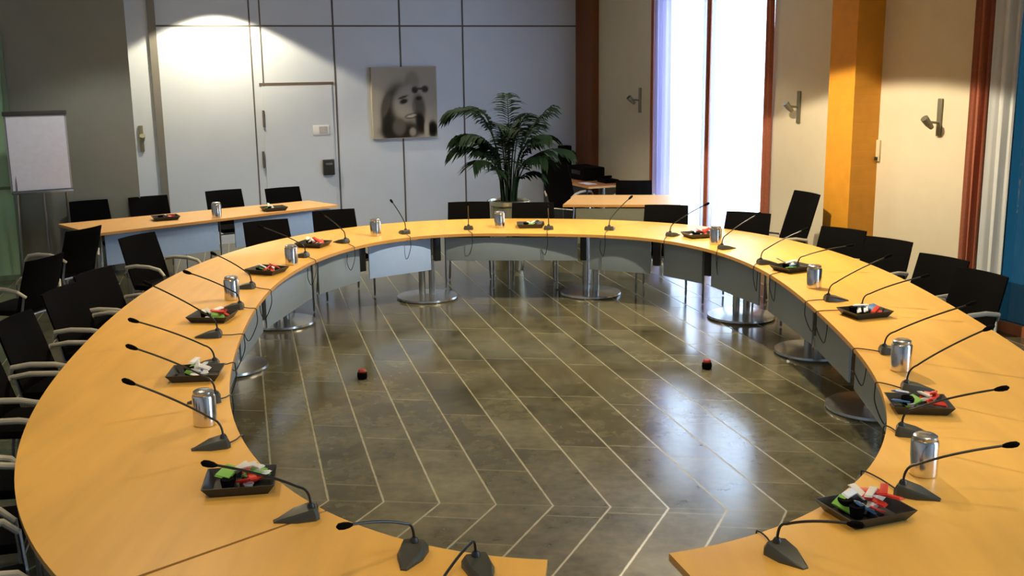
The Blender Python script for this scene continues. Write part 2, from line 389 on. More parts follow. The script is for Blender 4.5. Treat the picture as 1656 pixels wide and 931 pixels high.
tag(curtain('curtain', w1b-.07, w1b+.06, .05, .02, .07, M['redcurtain']), 'narrow rust-brown curtain at the right edge of the middle window', 'curtain')
tag(curtain('curtain', w1a-.12, w1a-.03, .05, .02, .06, M['redcurtain']), 'narrow rust-brown curtain at the left edge of the middle window', 'curtain')
ra, rb = T(1572, 250), T(1598, 250)
tag(curtain('curtain', ra, rb+.02, .06, .03, .09, M['redcurtain']), 'rust-red curtain hanging left of the blue window at the right edge', 'curtain')
tag(curtain('curtain', rb+.04, rb+.33, .06, .03, .13, M['sheer_dense']), 'white sheer curtain beside the rust-red curtain at the right edge', 'curtain')

# ------------------------------------------------------------------ wall fittings
def wall_lamp(px, y, label, back=False):
    if back:
        s_, z_ = on_back(px, y); o = thing('wall_lamp', label, 'wall lamp', room(0, s_, z_), AW - pi/2, 'metal wall lamps')
    else:
        t_, z_ = on_right(px, y); o = thing('wall_lamp', label, 'wall lamp', room(t_, 0, z_), AW + pi, 'metal wall lamps')
    # local: -y... plate flat on wall, +y out of the wall
    return o
LAMPM = mat('grey_lamp_metal', (.22, .21, .15), .4, metal=.5)
def lamp_parts(o, out, tilt=0):
    side = Vector((0, 0, 1)).cross(out)
    rot = Matrix((side, out, Vector((0, 0, 1)))).transposed()
    inv = o.rotation_euler.to_matrix().inverted()
    def q(a, b, c): return inv @ (side*a + out*b + Vector((0, 0, c)))
    R_ = inv @ rot
    m = MB(); m.box(q(0, .012, 0), (.055, .024, .36), R_, bevel=.006); m.build('back_plate', LAMPM, o)
    m = MB(); m.tube([q(0, .02, .0 + tilt), q(0, .12, .01 + tilt)], .012); ar_ = m.build('arm', LAMPM, o)
    m = MB(); m.tube([q(0, .10, -.045 + tilt), q(0, .15, .0 + tilt), q(0, .20, .05 + tilt)], [.022, .034, .038], 16); m.build('lamp_head', LAMPM, ar_)
for px, y, lb, tl in [(1036, 162, 'grey metal wall lamp nearest the room corner, left of the middle window', 0), (1293, 173, 'grey metal wall lamp between the middle window and the ochre column', 0), (1521, 190, 'grey metal wall lamp right of the ochre column, before the rust-red curtain', -.05)]:
    t_, z_ = on_right(px, y); lamp_parts(thing('wall_lamp', lb, 'wall lamp', room(t_, 0, z_), 0, 'metal wall lamps'), E2, tl)
s_, z_ = on_back(229, 224)
lamp_parts(thing('wall_lamp', 'grey metal wall lamp on the narrow white strip beside the grey wall', 'wall lamp', room(0, s_, z_), 0, 'metal wall lamps'), E1, 0)
t_, z_ = on_right(1417, 243)
o = thing('light_switch', 'cream light switch plate at the right side of the ochre column', 'switch', room(t_+.02, 0, z_))
m = MB(); m.box(E2*.012, (.10, .024, .22), WR, bevel=.006); m.build('plate', M['cream'], o)
m = MB(); m.box(E2*.03 + Vector((0, 0, -.08)), (.07, .02, .035), WR, bevel=.004); m.build('button', M['plastic'], o)

# painting
s_, z_ = on_back(653, 166)
pw, ph_ = 1.02, 1.06
art = thing('canvas_painting', 'monochrome canvas portrait of a woman with dark hair hanging on the white panel wall', 'painting', room(0, s_, z_))
m = MB(); m.box(E1*.03, (.06, pw, ph_), WR, bevel=.004); m.build('canvas', mat('bare_canvas', (.40, .36, .28), .8), art)
def art_val(u, v):   # u 0..1 left-right, v 0..1 bottom-top
    def sm(d, w_=.02): return 1/(1 + math.exp(max(-40, min(40, d/w_))))
    def ell(cx, cy, rx, ry, rot=0, w_=.10):
        x, y = u-cx, v-cy; c_, s_ = cos(rot), sin(rot); x, y = x*c_ + y*s_, -x*s_ + y*c_
        return sm(hypot(x/rx, y/ry) - 1, w_)
    c = .34 + .04*sin(3*u + 2*v)
    def lay(m_, val):
        nonlocal c; c = c*(1-m_) + val*m_
    lay(ell(.62, .80, .11, .15), .22)                     # pale shape behind the head
    lay(ell(.40, .42, .26, .36, -.15), .035)              # hair
    lay(ell(.24, .20, .12, .26), .022); lay(ell(.44, .10, .34, .14), .018)
    lay(ell(.20, .48, .06, .18, -.3), .09)
    lay(ell(.53, .50, .21, .26, -.25), .33)               # face
    lay(ell(.72, .42, .10, .20, .1), .10)                 # shaded cheek
    lay(ell(.48, .52, .065, .035, .25), .03); lay(ell(.72, .56, .05, .03, .1), .03)
    lay(ell(.47, .58, .08, .018, .3), .06)
    lay(ell(.64, .44, .025, .07), .16)                    # nose
    lay(ell(.60, .31, .11, .035, .15), .05); lay(ell(.60, .31, .08, .018, .15), .42)
    lay(ell(.66, .68, .05, .05), .03); lay(ell(.82, .69, .055, .05), .04); lay(ell(.74, .70, .10, .015), .05)
    lay(ell(.74, .20, .08, .16, .2), .015)
    lay(ell(.40, .16, .10, .12), .10); lay(ell(.61, .08, .05, .06), .25)
    lay(ell(.93, .11, .08, .13), .006); lay(ell(.83, .12, .035, .14), .34)
    return max(.005, min(.5, c))
mb = MB(); nx, nz_ = 64, 64; grid = []
for j in range(nz_+1):
    grid.append([mb.bm.verts.new(E1*.0625 + E2*(pw*.98*(.5 - i/nx)) + Vector((0, 0, ph_*.98*(j/nz_ - .5)))) for i in range(nx+1)])
for j in range(nz_):
    for i in range(nx): mb.bm.faces.new((grid[j][i], grid[j][i+1], grid[j+1][i+1], grid[j+1][i]))
face = mb.build('painted_image', mat('painted_image_paint', (1, 1, 1), .95, spec=.1), art, smooth=False)
ca = face.data.color_attributes.new('paint', 'FLOAT_COLOR', 'POINT')
for j in range(nz_+1):
    for i in range(nx+1):
        v_ = art_val(i/nx, j/nz_); ca.data[j*(nx+1)+i].color = (v_*1.0, v_*.93, v_*.80, 1)
nt = face.data.materials[0].node_tree; an_ = nt.nodes.new('ShaderNodeAttribute'); an_.attribute_name = 'paint'
nt.links.new(an_.outputs['Color'], nt.nodes['Principled BSDF'].inputs['Base Color'])

# ------------------------------------------------------------------ ring conference table
RC = [2.1656, .0227, .0937, -.0701, -.0711, .0056, .0823, -.0741, -.0012, -.0075, -.0143]
CO = (.13, 7.35)
def r_in(a):
    v = RC[0]
    for k in range(1, 6): v += RC[2*k-1]*cos(k*a) + RC[2*k]*sin(k*a)
    return v
def pin(a, off=0.0):
    def q(b): r = r_in(b); return Vector((CO[0] + r*cos(b), CO[1] + 1.75*r*sin(b), 0))
    p_ = q(a)
    if off == 0: return p_
    d = (q(a+.03) - q(a-.03)).normalized(); return p_ + Vector((d.y, -d.x, 0))*off
def width(a): return 1.0 + .11*math.exp(-((a - pi/2)/.55)**2)
def ang(p): return atan2((p.y-CO[1])/1.75, p.x-CO[0])
a0 = ang(P(1076, 884)); a1 = ang(P(885, 897))            # gap ends (both near -pi/2)
if a0 > 0: a0 -= 2*pi
a1 += 2*pi
TT = .75
seam = ang(P(520, 832)) + 2*pi
tbl = thing('ring_conference_table', 'large oval ring conference table with beech top, open gap at the near end', 'table', (CO[0], CO[1], 0))
O_ = Vector((CO[0], CO[1], 0))
def section(b0, b1, g0=0, g1=0, name='table_top', end0=None, end1=None):
    n = max(6, int((b1-b0)/.03)); inn = []; out = []
    for i in range(n+1):
        b = b0 + (b1-b0)*i/n; p_ = pin(b) - O_; q_ = pin(b, width(b)) - O_
        inn.append(p_); out.append(q_)
    if end0 is not None: out[0] = end0 - O_
    if end1 is not None: out[-1] = end1 - O_
    # bevelled section: top, slim chamfer
    m = MB(); m.strip(inn, out, TT-.030, TT)
    bmesh.ops.recalc_face_normals(m.bm, faces=m.bm.faces)
    for f in m.bm.faces: f.material_index = 0 if f.normal.z > .5 else 1
    return m.build(name, [M['beech'], M['beech_edge']], tbl)
near_r = P(1100, 931); 
cuts = [a0, seam - .012*0 - 2*pi + 2*pi]
section(a0, seam-.0025); section(seam+.0025, a1)
# modesty panels hung under the inner edge
def apx(x, y): 
    a = ang(P(x, y)); return a if a > a0 else a + 2*pi
def modesty(x0, y0, x1, y1, drop=.34, off=.12, z1=.70, m_=None, label=None):
    b0, b1 = apx(x0, y0), apx(x1, y1)
    if b0 > b1: b0, b1 = b1, b0
    p0, p1 = pin(b0, off) - O_, pin(b1, off) - O_
    d = (p1-p0); c_ = (p0+p1)/2; ag = atan2(d.y, d.x)
    m = MB(); m.box((c_.x, c_.y, z1-drop/2), (d.length-.06, .014, drop), RZ(ag), bevel=.003)
    o = m.build('modesty_panel', m_ or M['panel'], tbl)
    if m_: o['label'] = 'bright blue-white panel'
    return o
for q in [(1426,700,1405,600),(1400,596,1362,535),(1358,530,1300,480),(1298,478,1215,433),(1205,428,1135,399),(1127,397,1057,388),(1046,386,946,379),(936,378,720,380),(705,381,606,393),(597,394,528,413),(522,416,450,458),(446,461,405,503),(402,508,376,575),(374,582,378,640)]:
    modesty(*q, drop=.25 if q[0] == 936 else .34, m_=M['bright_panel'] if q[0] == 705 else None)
# black uprights seen between the panels
for (x, y) in [(1050, 386), (1130, 398), (601, 394), (712, 381), (941, 378), (450, 460), (1300, 480)]:
    b = apx(x, y); p_ = pin(b, .14) - O_; m = MB(); m.box((p_.x, p_.y, .585), (.07, .07, .27), RZ(b), bevel=.008); m.build('frame_bracket', M['darkmetal'], tbl)
# pedestals
PED = [(-.93, 11.45, 0), (.87, 11.55, 0), (2.28, 10.35, 0), (2.62, 9.0, 0), (2.62, 7.45, 0), (-2.3, 10.35, 0), (-2.42, 8.75, 0), (-2.15, 6.3, 0), (2.35, 5.9, 0), (-.9, 3.3, 0), (1.3, 3.3, 0)]
for i, (x, y, _) in enumerate(PED):
    c_ = Vector((x, y, 0)) - O_
    m = MB(); m.lathe([(0.001, 0), (.325, 0), (.335, .012), (.33, .03), (.12, .042), (.05, .05), (.001, .05)], c_, 40); b = m.build('pedestal_base', M['chrome'], tbl)
    m = MB()
    ag = atan2(c_.y, c_.x) + pi/2
    for sg_ in (-1, 1): m.tube([c_ + Vector((cos(ag), sin(ag), 0))*.055*sg_ + Vector((0, 0, .04)), c_ + Vector((cos(ag), sin(ag), 0))*.055*sg_ + Vector((0, 0, .70))], .036, 16)
    m.build('pedestal_column', M['chrome'], b)
    m = MB(); m.box(c_ + Vector((0, 0, .708)), (.5, .12, .024), RZ(atan2(c_.y, c_.x)), bevel=.004); m.build('support_plate', M['darkmetal'], tbl)

# ------------------------------------------------------------------ chairs
def make_chair(label, hi=0.0, name='conference_chair', grp='black chairs around the tables'):
    t_ = thing(name, label, 'chair', (0, 0, 0), 0, grp)
    # seat
    m = MB(); rows = []
    m.box((0, .02, .455), (.46, .44, .055), None, bevel=.02); m.build('seat', M['black'], t_)
    # curved, slightly reclined backrest
    mb = MB(); nx_, nz2_ = 8, 6; top = .92 + hi; lay = []
    for side in (0, 1):
        g_ = []
        for j in range(nz2_+1):
            z = .47 + (top-.47)*j/nz2_; row = []
            for i in range(nx_+1):
                u_ = i/nx_*2-1; hw = .25 - .012*abs(j/nz2_-.5)
                x = u_*hw; y = -.20 - .16*(z-.50)/.5 + .035*u_*u_ - (.0 if side else .035)
                edge = (1 if i in (0, nx_) or j in (0, nz2_) else 0)
                row.append(mb.bm.verts.new((x, y + (.010 if edge and not side else 0) - (.010 if edge and side else 0), z)))
            g_.append(row)
        lay.append(g_)
    for g_ in lay:
        for j in range(nz2_):
            for i in range(nx_): mb.bm.faces.new((g_[j][i], g_[j][i+1], g_[j+1][i+1], g_[j+1][i]))
    def rim(g_): return g_[0] + [r[-1] for r in g_[1:]] + list(reversed(g_[-1][:-1])) + [r[0] for r in reversed(g_[1:-1])]
    A_, B_ = rim(lay[0]), rim(lay[1]); N = len(A_)
    for k in range(N): mb.bm.faces.new((A_[k], A_[(k+1) % N], B_[(k+1) % N], B_[k]))
    mb.build('backrest', M['black'], t_)
    for sx in (-1, 1):
        x = sx*.27
        m = MB(); m.tube([(sx*.22, -.26, .60), (x, -.22, .655), (x, -.10, .675), (x, .06, .675), (x, .18, .655), (x, .235, .60)], [.014, .017, .018, .018, .017, .014], 10); m.build('armrest', M['arm'], t_)
        m = MB(); m.tube([(x, .235, .61), (x, .245, .44), (x, .25, .012)], .0115, 8); m.build('leg', M['tube'], t_)
        m = MB(); m.tube([(sx*.22, -.24, .62), (sx*.225, -.20, .44), (x*.9, -.27, .012)], .0115, 8); m.build('leg', M['tube'], t_)
    m = MB(); m.tube([(-.27, .245, .42), (.27, .245, .42)], .010, 8); m.tube([(-.225, -.20, .42), (.225, -.20, .42)], .010, 8); m.build('seat_rail', M['tube'], t_)
    return t_
chair0 = None
def chair(px, py, aim=None, label='', ztop=.92, hd=None, ground=None):
    """place a chair by the top centre of its backrest; aim = point it faces, hd = heading in degrees"""
    global chair0
    p_ = P(px, py, ztop) if ground is None else Vector((*ground, 0))
    h = radians(hd) if hd is not None else atan2(aim[1]-p_.y, aim[0]-p_.x)
    if ground is None: p_ = p_ + Vector((cos(h), sin(h), 0))*.34
    loc = (p_.x, p_.y, 0); rz = h - pi/2
    if chair0 is None:
        chair0 = make_chair(label); chair0.location = loc; chair0.rotation_euler = (0, 0, rz); return chair0
    return dup(chair0, loc, rz, label)
# behind the left back table
chair(140, 324, hd=-56, label='black chair behind the left back table, at its left end by the flip chart')
chair(238, 317, hd=-56, label='black chair behind the left back table, second from the flip chart')
chair(360, 307, hd=-56, label='black chair behind the left back table, just behind the steel flask')
chair(455, 303, hd=-56, label='black chair behind the left back table, at its right end')
# far side of the ring
chair(428, 356, hd=-58, label='black chair at the far left curve, below the right end of the back table')
chair(538, 339, hd=-65, label='black chair at the far side of the ring with the back table behind it')
chair(758, 326, hd=-88, label='black chair left of the potted palm, at the far side of the ring')
chair(862, 327, hd=-92, label='black chair right of the palm pot, at the far side of the ring')
chair(1078, 331, hd=-103, label='black chair at the far side of the ring, in front of the small beech table')
chair(1212, 343, hd=-122, label='black chair at the far right of the ring, before the middle window')
# right side
chair(1367, 369, hd=-140, label='black chair on the right side of the ring, directly below the ochre column')
chair(1441, 386, hd=-146, label='black chair on the right side of the ring, just right of the ochre column')
chair(1530, 415, hd=-152, label='black chair on the right side of the ring, second from the right edge')
chair(1593, 439, hd=-158, label='black chair on the right side of the ring, in front of the rust-red curtain')
chair(0, 0, ground=(3.78, 6.35), hd=-175, label='black chair cut off by the right edge, in front of the blue window')
# left side
chair(218, 380, hd=-24, label='black chair on the left side of the ring, below the blue back-table panel')
chair(146, 438, hd=-14, label='black chair on the left side of the ring, second from the back table')
chair(92, 466, hd=-8, label='black chair on the left side of the ring, third from the back table')
chair(16, 513, hd=-2, label='black chair on the left side of the ring, fourth from the back table')
for gx, gy, hd, lb in [(-2.86, 6.05, 2, 'black chair on the left side of the ring, fifth from the back table'), (-2.66, 5.15, 8, 'black chair on the left side of the ring, sixth from the back table'), (-2.46, 4.5, 16, 'black chair at the left edge, second from the bottom left corner'), (-2.16, 3.84, 30, 'black chair in the bottom left corner beside the curved table edge')]:
    chair(0, 0, ground=(gx, gy), hd=hd, label=lb)
# loose chairs at far left
chair(0, 0, ground=(-4.65, 10.9), hd=158, label='black chair turned to the left, standing in front of the flip chart')
chair(0, 0, ground=(-4.35, 9.2), hd=165, label='black chair with pale arm at the left edge, nearer than the flip chart')
# high-back chair by window wall
hb = make_chair('black high-back armchair standing against the cream wall left of the ochre column', .20, 'high_back_chair', 'high-back black chairs')
p_ = P(1308, 311, 1.12); h = radians(-163); p_ += Vector((cos(h), sin(h), 0))*.40
hb.location = (p_.x, p_.y, 0); hb.rotation_euler = (0, 0, h - pi/2)
p_ = P(902, 258, 1.12); dup(hb, (p_.x+.16, p_.y-.05, 0), radians(-38), 'black high-back chair standing at the left of the brown corner desk', 'high-back black chairs')
p_ = P(1030, 291, .92); dup(chair0, (p_.x, p_.y+.30, 0), radians(-8), 'black chair with its back to the room in front of the brown corner desk', None)

# ------------------------------------------------------------------ rectangular tables
def rect_table(name, label, corners, top_m, panel_z=.34, zt=.75, panel_in=.12, pm=None, rail=True):
    c_ = sum(corners, Vector())/4; c_.z = 0
    t_ = thing(name, label, 'table', c_)
    q_ = [p_ - c_ for p_ in corners]
    m = MB(); m.prism(q_, zt-.03, zt); m.bm.normal_update()
    bmesh.ops.recalc_face_normals(m.bm, faces=m.bm.faces)
    for f in m.bm.faces: f.material_index = 0 if f.normal.z > .5 else 1
    m.build('table_top', [top_m, M['beech_edge']], t_, smooth=False)
    a, b, c, d = [Vector((v.x, v.y, 0)) for v in q_]     # a-b is the front edge, d-c the rear edge
    ux = (b-a).normalized(); uy = (d-a).normalized(); L_ = (b-a).length; D_ = (d-a).length
    def pt(u, v): return a + ux*u + uy*v
    ag = atan2(ux.y, ux.x)
    n = 2 if L_ > 2.2 else 1
    for k in range(n):
        u0 = L_*k/n + .16; u1 = L_*(k+1)/n - .06 if n > 1 else L_-.1
        cc = pt((u0+u1)/2, panel_in); m = MB(); m.box((cc.x, cc.y, zt-.05-panel_z/2), (u1-u0, .014, panel_z), RZ(ag), bevel=.003); m.build('modesty_panel', pm or M['panel'], t_)
    for u in (.25, L_-.25):
        cc = pt(u, D_/2)
        m = MB(); m.box((cc.x, cc.y, .02), (.08, D_*.75, .035), RZ(ag), bevel=.008); m.build('foot', M['chrome'], t_)
        m = MB(); m.tube([cc + Vector((0, 0, .03)), cc + Vector((0, 0, zt-.03))], .035, 14); m.build('leg', M['chrome'], t_)
    return t_
A1 = P(152, 378); A2 = P(547, 331); ux = (A2-A1).normalized(); un = Vector((-ux.y, ux.x, 0))
wdt = (P(499, 324)-A2).dot(un)*.5 + (P(94, 362)-A1).dot(un)*.5
D1 = P(94, 362); D2 = P(499, 324)
rect_table('rectangular_table', 'long beech rectangular table at the back left, with blue-grey front panels', [A1, A2, D2, D1], M['table_far'], pm=mat('blue_grey_panel', (.27, .40, .66), .4))
S1, S2 = P(910, 331), P(1100, 331); S3, S4 = P(1105, 315), P(930, 315)
rect_table('small_table', 'small beech table in front of the brown corner desk', [S1, S2, S3, S4], M['table_far'], panel_z=.45, panel_in=.03, pm=mat('olive_grey_panel', (.17, .18, .13), .5))
# corner desk
dk_ = rect_table('corner_desk', 'brown wooden desk in the far corner with black equipment on it', [room(.15, .86), room(1.95, .86), room(1.95, .13), room(.15, .13)], M['desk'], panel_z=.6, panel_in=.03, pm=M['darkmetal'])

# black equipment on the desk
def dpos(x, y): return P(x, y, .75)
b_ = dpos(975, 286)
o = thing('equipment_case', 'large black equipment case on the brown corner desk', 'equipment case', room(.95, .42, .75), AW)
m = MB(); m.box((0, 0, .105), (.62, .36, .19), None, bevel=.02); m.build('case_body', M['black'], o)
m = MB(); m.box((.05, -.182, .12), (.30, .012, .06), None, bevel=.003); m.build('front_panel', M['darkmetal'], o)
for sx in (-.25, .25):
    m = MB(); m.tube([(sx, 0, 0), (sx, 0, .015)], .02); m.build('foot', M['plastic'], o)
o = thing('speaker_box', 'black upright speaker standing on the left of the corner desk', 'speaker', room(.38, .50, .75), AW)
m = MB(); m.box((0, 0, .24), (.17, .17, .48), None, bevel=.015); m.build('cabinet', M['black'], o)
m = MB(); m.tube([(0, -.083, .16), (0, -.093, .16)], .06, 20); m.build('speaker_cone', M['darkmetal'], o)
o = thing('desk_telephone', 'low black desk telephone right of the equipment case', 'telephone', room(1.55, .34, .75), AW)
m = MB(); m.prism([(-.14, -.11), (.14, -.11), (.14, .11), (-.14, .11)], 0, .05); m.build('phone_body', M['black'], o)
m = MB(); m.box((-.08, 0, .075), (.05, .20, .035), None, bevel=.01); m.build('handset', M['black'], o)
o = thing('paper_sheets', 'white sheet of paper on the front edge of the corner desk', 'paper', room(1.55, .68, .75), AW)
m = MB(); m.box((0, 0, .002), (.28, .16, .003), RZ(.1)); m.build('sheet', M['white'], o, smooth=False)

# ------------------------------------------------------------------ flip chart
fp = P(84, 457, 0)
fc = thing('flip_chart', 'white flip chart on a grey stand in front of the grey wall', 'flip chart', fp, AW + pi/2 + .12)
PH = 2.02
m = MB(); m.box((0, 0, 1.56), (.67, .02, .88), None, bevel=.004); m.build('board', mat('grey_board', (.35, .35, .36), .5), fc)
m = MB(); m.box((.0, -.016, 1.555), (.63, .008, .86)); m.build('paper_pad', M['white'], fc, smooth=False)
m = MB(); m.box((0, -.015, 2.015), (.69, .05, .05), None, bevel=.01); m.build('clamp_bar', mat('dark_clamp', (.045, .04, .035), .5), fc)
m = MB(); m.box((0, -.04, 1.10), (.67, .07, .03), None, bevel=.005); m.build('pen_tray', M['tube'], fc)
for pts in ([(0, .02, 1.9), (.02, .0, .01)], [(-.26, .02, 1.9), (-.30, -.06, .01)], [(.26, .02, 1.9), (.30, .26, .01)], [(-.22, .03, 1.9), (-.30, .28, .01)]):
    m = MB(); m.tube(pts, .015, 8); m.build('leg', M['tube'], fc)

# ------------------------------------------------------------------ potted palm
pp = P(824, 437, 0) + Vector((0, .12, 0)); pp.z = 0
pl = thing('potted_palm', 'tall dark green palm in a pale metal pot in the back corner', 'plant', pp)
POTZ = .86
m = MB(); m.lathe([(.001, 0), (.17, 0), (.18, .02), (.245, POTZ-.06), (.27, POTZ-.05), (.27, POTZ), (.25, POTZ), (.24, POTZ-.05), (.001, POTZ-.05)], (0, 0, 0), 40); m.build('pot', M['pot'], pl)
m = MB(); m.lathe([(.001, POTZ-.012), (.2, POTZ-.015), (.245, POTZ-.03), (.245, POTZ-.045), (.001, POTZ-.045)], (0, 0, 0), 32); m.build('soil', M['soil'], pl)
def frond(az, L_, el, droop, leafl, base, stem_h, seed):
    rnd = random.Random(seed); pts = []; p_ = Vector(base); e = radians(86); step = .06
    n = int((stem_h + L_)/step); d = Vector((cos(az), sin(az), 0))
    for i in range(n+1):
        pts.append(p_.copy()); s_ = i*step
        if s_ < stem_h: e = radians(86) + (radians(el) - radians(86))*(s_/stem_h)**2
        else: e = radians(el) - droop*((s_-stem_h)/L_)**1.3
        p_ = p_ + (d*cos(e) + Vector((0, 0, sin(e))))*step
    m = MB(); m.tube(pts, [max(.004, .013*(1 - i/len(pts)*.8)) for i in range(len(pts))], 6)
    side = Vector((-d.y, d.x, 0)); ns = int(stem_h/step)
    for i in range(max(1, ns), len(pts)-1):
        f = (i-ns)/max(1, len(pts)-ns); ll = leafl*(.45 + 1.1*sin(pi*min(1, f*.9+.08)))*rnd.uniform(.85, 1.1)
        tan = (pts[i+1]-pts[i]).normalized()
        for h_ in (0, .5):
          b0 = pts[i] + (pts[i+1]-pts[i])*h_
          for sg_ in (-1, 1):
            dr = (tan*.75 + side*sg_*.95 + Vector((0, 0, rnd.uniform(-.15, .25)))).normalized()
            wv = dr.cross(Vector((0, 0, 1)).lerp(side*sg_, .3)).normalized()*.024
            prev = None
            for k, (ff, wf) in enumerate([(0, .3), (.3, 1), (.65, .8), (1, .04)]):
                c_ = b0 + dr*ll*ff + Vector((0, 0, -ll*.55*ff*ff))
                a_, b2 = m.bm.verts.new(c_ - wv*wf), m.bm.verts.new(c_ + wv*wf)
                if prev: m.bm.faces.new((prev[0], prev[1], b2, a_))
                prev = (a_, b2)
    return m
FR = [  # azimuth(deg), blade length, elevation, droop, leaflet, stem height
 (172, .62, 62, 2.0, .20, .80), (150, .45, 70, 1.5, .19, .78), (95, .50, 80, 1.3, .20, .80), (12, .62, 62, .55, .20, .62), (-5, .62, 38, 1.2, .19, .45),
 (184, .50, 42, 1.4, .19, .50), (200, .45, 55, 1.7, .18, .60), (-30, .50, 58, 1.6, .19, .55), (60, .55, 70, 1.3, .19, .62), (250, .45, 68, 1.6, .18, .66), (290, .45, 66, 1.5, .18, .6), (130, .5, 55, 1.6, .18, .45), (330, .42, 50, 1.8, .17, .40), (220, .42, 45, 1.7, .17, .38), (268, .40, 76, 1.2, .18, .50), (20, .40, 50, 1.6, .17, .36), (165, .40, 66, 1.6, .17, .52), (310, .36, 74, 1.2, .17, .7)]
FR = [(a, l*1.04, e, d, f*1.05, h_*1.17) for a, l, e, d, f, h_ in FR]
FR += [(80, .42, 78, 1.1, .2, .62), (190, .36, 72, 1.4, .18, .44), (350, .38, 74, 1.3, .18, .5), (270, .34, 70, 1.5, .17, .38), (110, .40, 74, 1.2, .18, .48), (35, .42, 66, 1.0, .19, .70), (178, .62, 60, 1.9, .20, .62), (0, .34, 44, 1.9, .16, .30), (240, .34, 60, 1.8, .16, .30)]
for i, (az, L_, el, dr, ll, sh) in enumerate(FR):
    r_ = random.Random(i); a_ = radians(az)
    frond(a_, L_, el, dr, ll, (.07*cos(a_) + r_.uniform(-.03, .03), .07*sin(a_), POTZ-.03), sh, i).build('frond', M['leaf'], pl)

# ------------------------------------------------------------------ things on the tables
def steel_flask(label, x, y, first=[None]):
    p_ = P(x, y); c = p_ + Vector((p_.x, p_.y, 0)).normalized()*.05
    if first[0] is None:
        t_ = thing('steel_flask', label, 'flask', c, 0, 'steel vacuum flasks')
        m = MB(); m.lathe([(.001, 0), (.054, 0), (.058, .004), (.058, .150), (.054, .158), (.001, .158)], (0, 0, 0), 32); m.build('body', M['steel'], t_)
        m = MB(); m.lathe([(.001, .158), (.050, .158), (.052, .162), (.050, .176), (.040, .182), (.001, .184)], (0, 0, 0), 32); m.build('lid', M['chrome'], t_)
        first[0] = t_; return t_
    return dup(first[0], c, 0, label)
for x, y, lb in [(333, 691, 'steel flask on the left side of the ring, nearest the camera'), (376, 486, 'steel flask on the left side of the ring, behind the third tray'), (472, 429, 'steel flask on the far left curve of the ring'), (608, 382, 'steel flask above the bright blue-white panel at the far side'), (808, 369, 'steel flask in front of the palm pot'), (1157, 396, 'steel flask at the far right curve, before the bright window reflection'), (1316, 467, 'steel flask on the right side of the ring, behind the third tray'), (1456, 602, 'steel flask on the right side of the ring, between the two middle microphones'), (1492, 773, 'steel flask on the right side of the ring, nearest the camera'), (351, 352, 'steel flask on the rectangular back table')]:
    steel_flask(lb, x, y)

def sachet(mb, w_, l_, h_): pass
SM = {}
def proto_mesh(kind):
    if kind in SM: return SM[kind]
    m = MB()
    if kind in ('red', 'white', 'blue', 'green'):
        L_, W_, H_ = (.105, .030, .010) if kind in ('red', 'white') else (.095, .07, .010)
        m.box((0, 0, 0), (L_*.86, W_, H_), None, bevel=.0025); m.box((L_*.46, 0, 0), (L_*.08, W_, .0012)); m.box((-L_*.46, 0, 0), (L_*.08, W_, .0012))
        mm = {'red': M['red'], 'white': M['sachet'], 'blue': M['bluepk'], 'green': M['green']}[kind]
    elif kind == 'cup':
        m.lathe([(.001, 0), (.014, 0), (.019, .022), (.022, .023), (.022, .025), (.001, .025)], (0, 0, -.012), 16); mm = M['sachet']
    elif kind == 'dark':
        m.lathe([(.001, 0), (.024, 0), (.030, .04), (.029, .045), (.001, .038)], (0, 0, -.02), 18); mm = M['black']
    o = m.build(kind, mm); me = o.data; bpy.data.objects.remove(o); SM[kind] = me; return me
KN = {'red': ('sugar_stick', 'red sugar sticks', 'sugar stick'), 'white': ('sugar_stick', 'white sugar sticks', 'sugar stick'), 'blue': ('tea_packet', 'blue tea packets', 'packet'), 'green': ('tea_packet', 'green tea packets', 'packet'), 'cup': ('creamer_cup', 'small white creamer cups', 'creamer cup'), 'dark': ('bowl', 'small black cups', 'cup')}
tray0 = None
def tray(x, y, where, items, rz=None, z=.75):
    global tray0
    p_ = P(x, y, z); rz_ = rz if rz is not None else 0.2
    lb = 'black square serving tray ' + where
    if tray0 is None:
        tray0 = thing('serving_tray', lb, 'tray', p_, rz_, 'black trays on the tables')
        m = MB(); s1, s2, hh = .118, .150, .046
        v = []
        for (s_, zz) in ((s1, 0), (s2, hh), (s2-.006, hh), (s1-.004, .006)):
            v.append([m.bm.verts.new((a*s_, b*s_*.82, zz)) for a, b in ((-1, -1), (1, -1), (1, 1), (-1, 1))])
        for A_, B_ in zip(v, v[1:]):
            for k in range(4): m.bm.faces.new((A_[k], A_[(k+1) % 4], B_[(k+1) % 4], B_[k]))
        m.bm.faces.new(v[0]); m.bm.faces.new(v[-1])
        m.build('tray_body', M['plastic'], tray0)
        m = MB(); m.box((0, 0, .017), (.006, .19, .022), None, bevel=.002); m.build('divider', M['plastic'], tray0)
    else: dup(tray0, p_, rz_, lb)
    rnd = random.Random(int(x*7+y))
    for kind, n in items:
        nm, lab, cat = KN[kind]
        for k in range(n):
            o = bpy.data.objects.new(nm, proto_mesh(kind)); C.objects.link(o)
            u, v_ = rnd.uniform(-.085, .085), rnd.uniform(-.065, .065); zz = {'cup': .022, 'dark': .03}.get(kind, .036 + .013*k)
            if kind == 'red': u = .05 + rnd.uniform(-.03, .03)
            if kind == 'white': v_ = .03 + rnd.uniform(-.03, .03)
            if kind == 'dark': u = -.05
            c_, s_ = cos(rz_), sin(rz_)
            o.location = (p_.x + c_*u - s_*v_, p_.y + s_*u + c_*v_, z + zz)
            flat = kind in ('cup', 'dark')
            o.rotation_euler = (0 if flat else rnd.uniform(-.45, .45), 0 if flat else rnd.uniform(-.5, .5), rnd.uniform(0, 3.1))
            tag(o, lab[:-1] + ' in the black tray ' + where, cat, lab + ' in the tray ' + where)
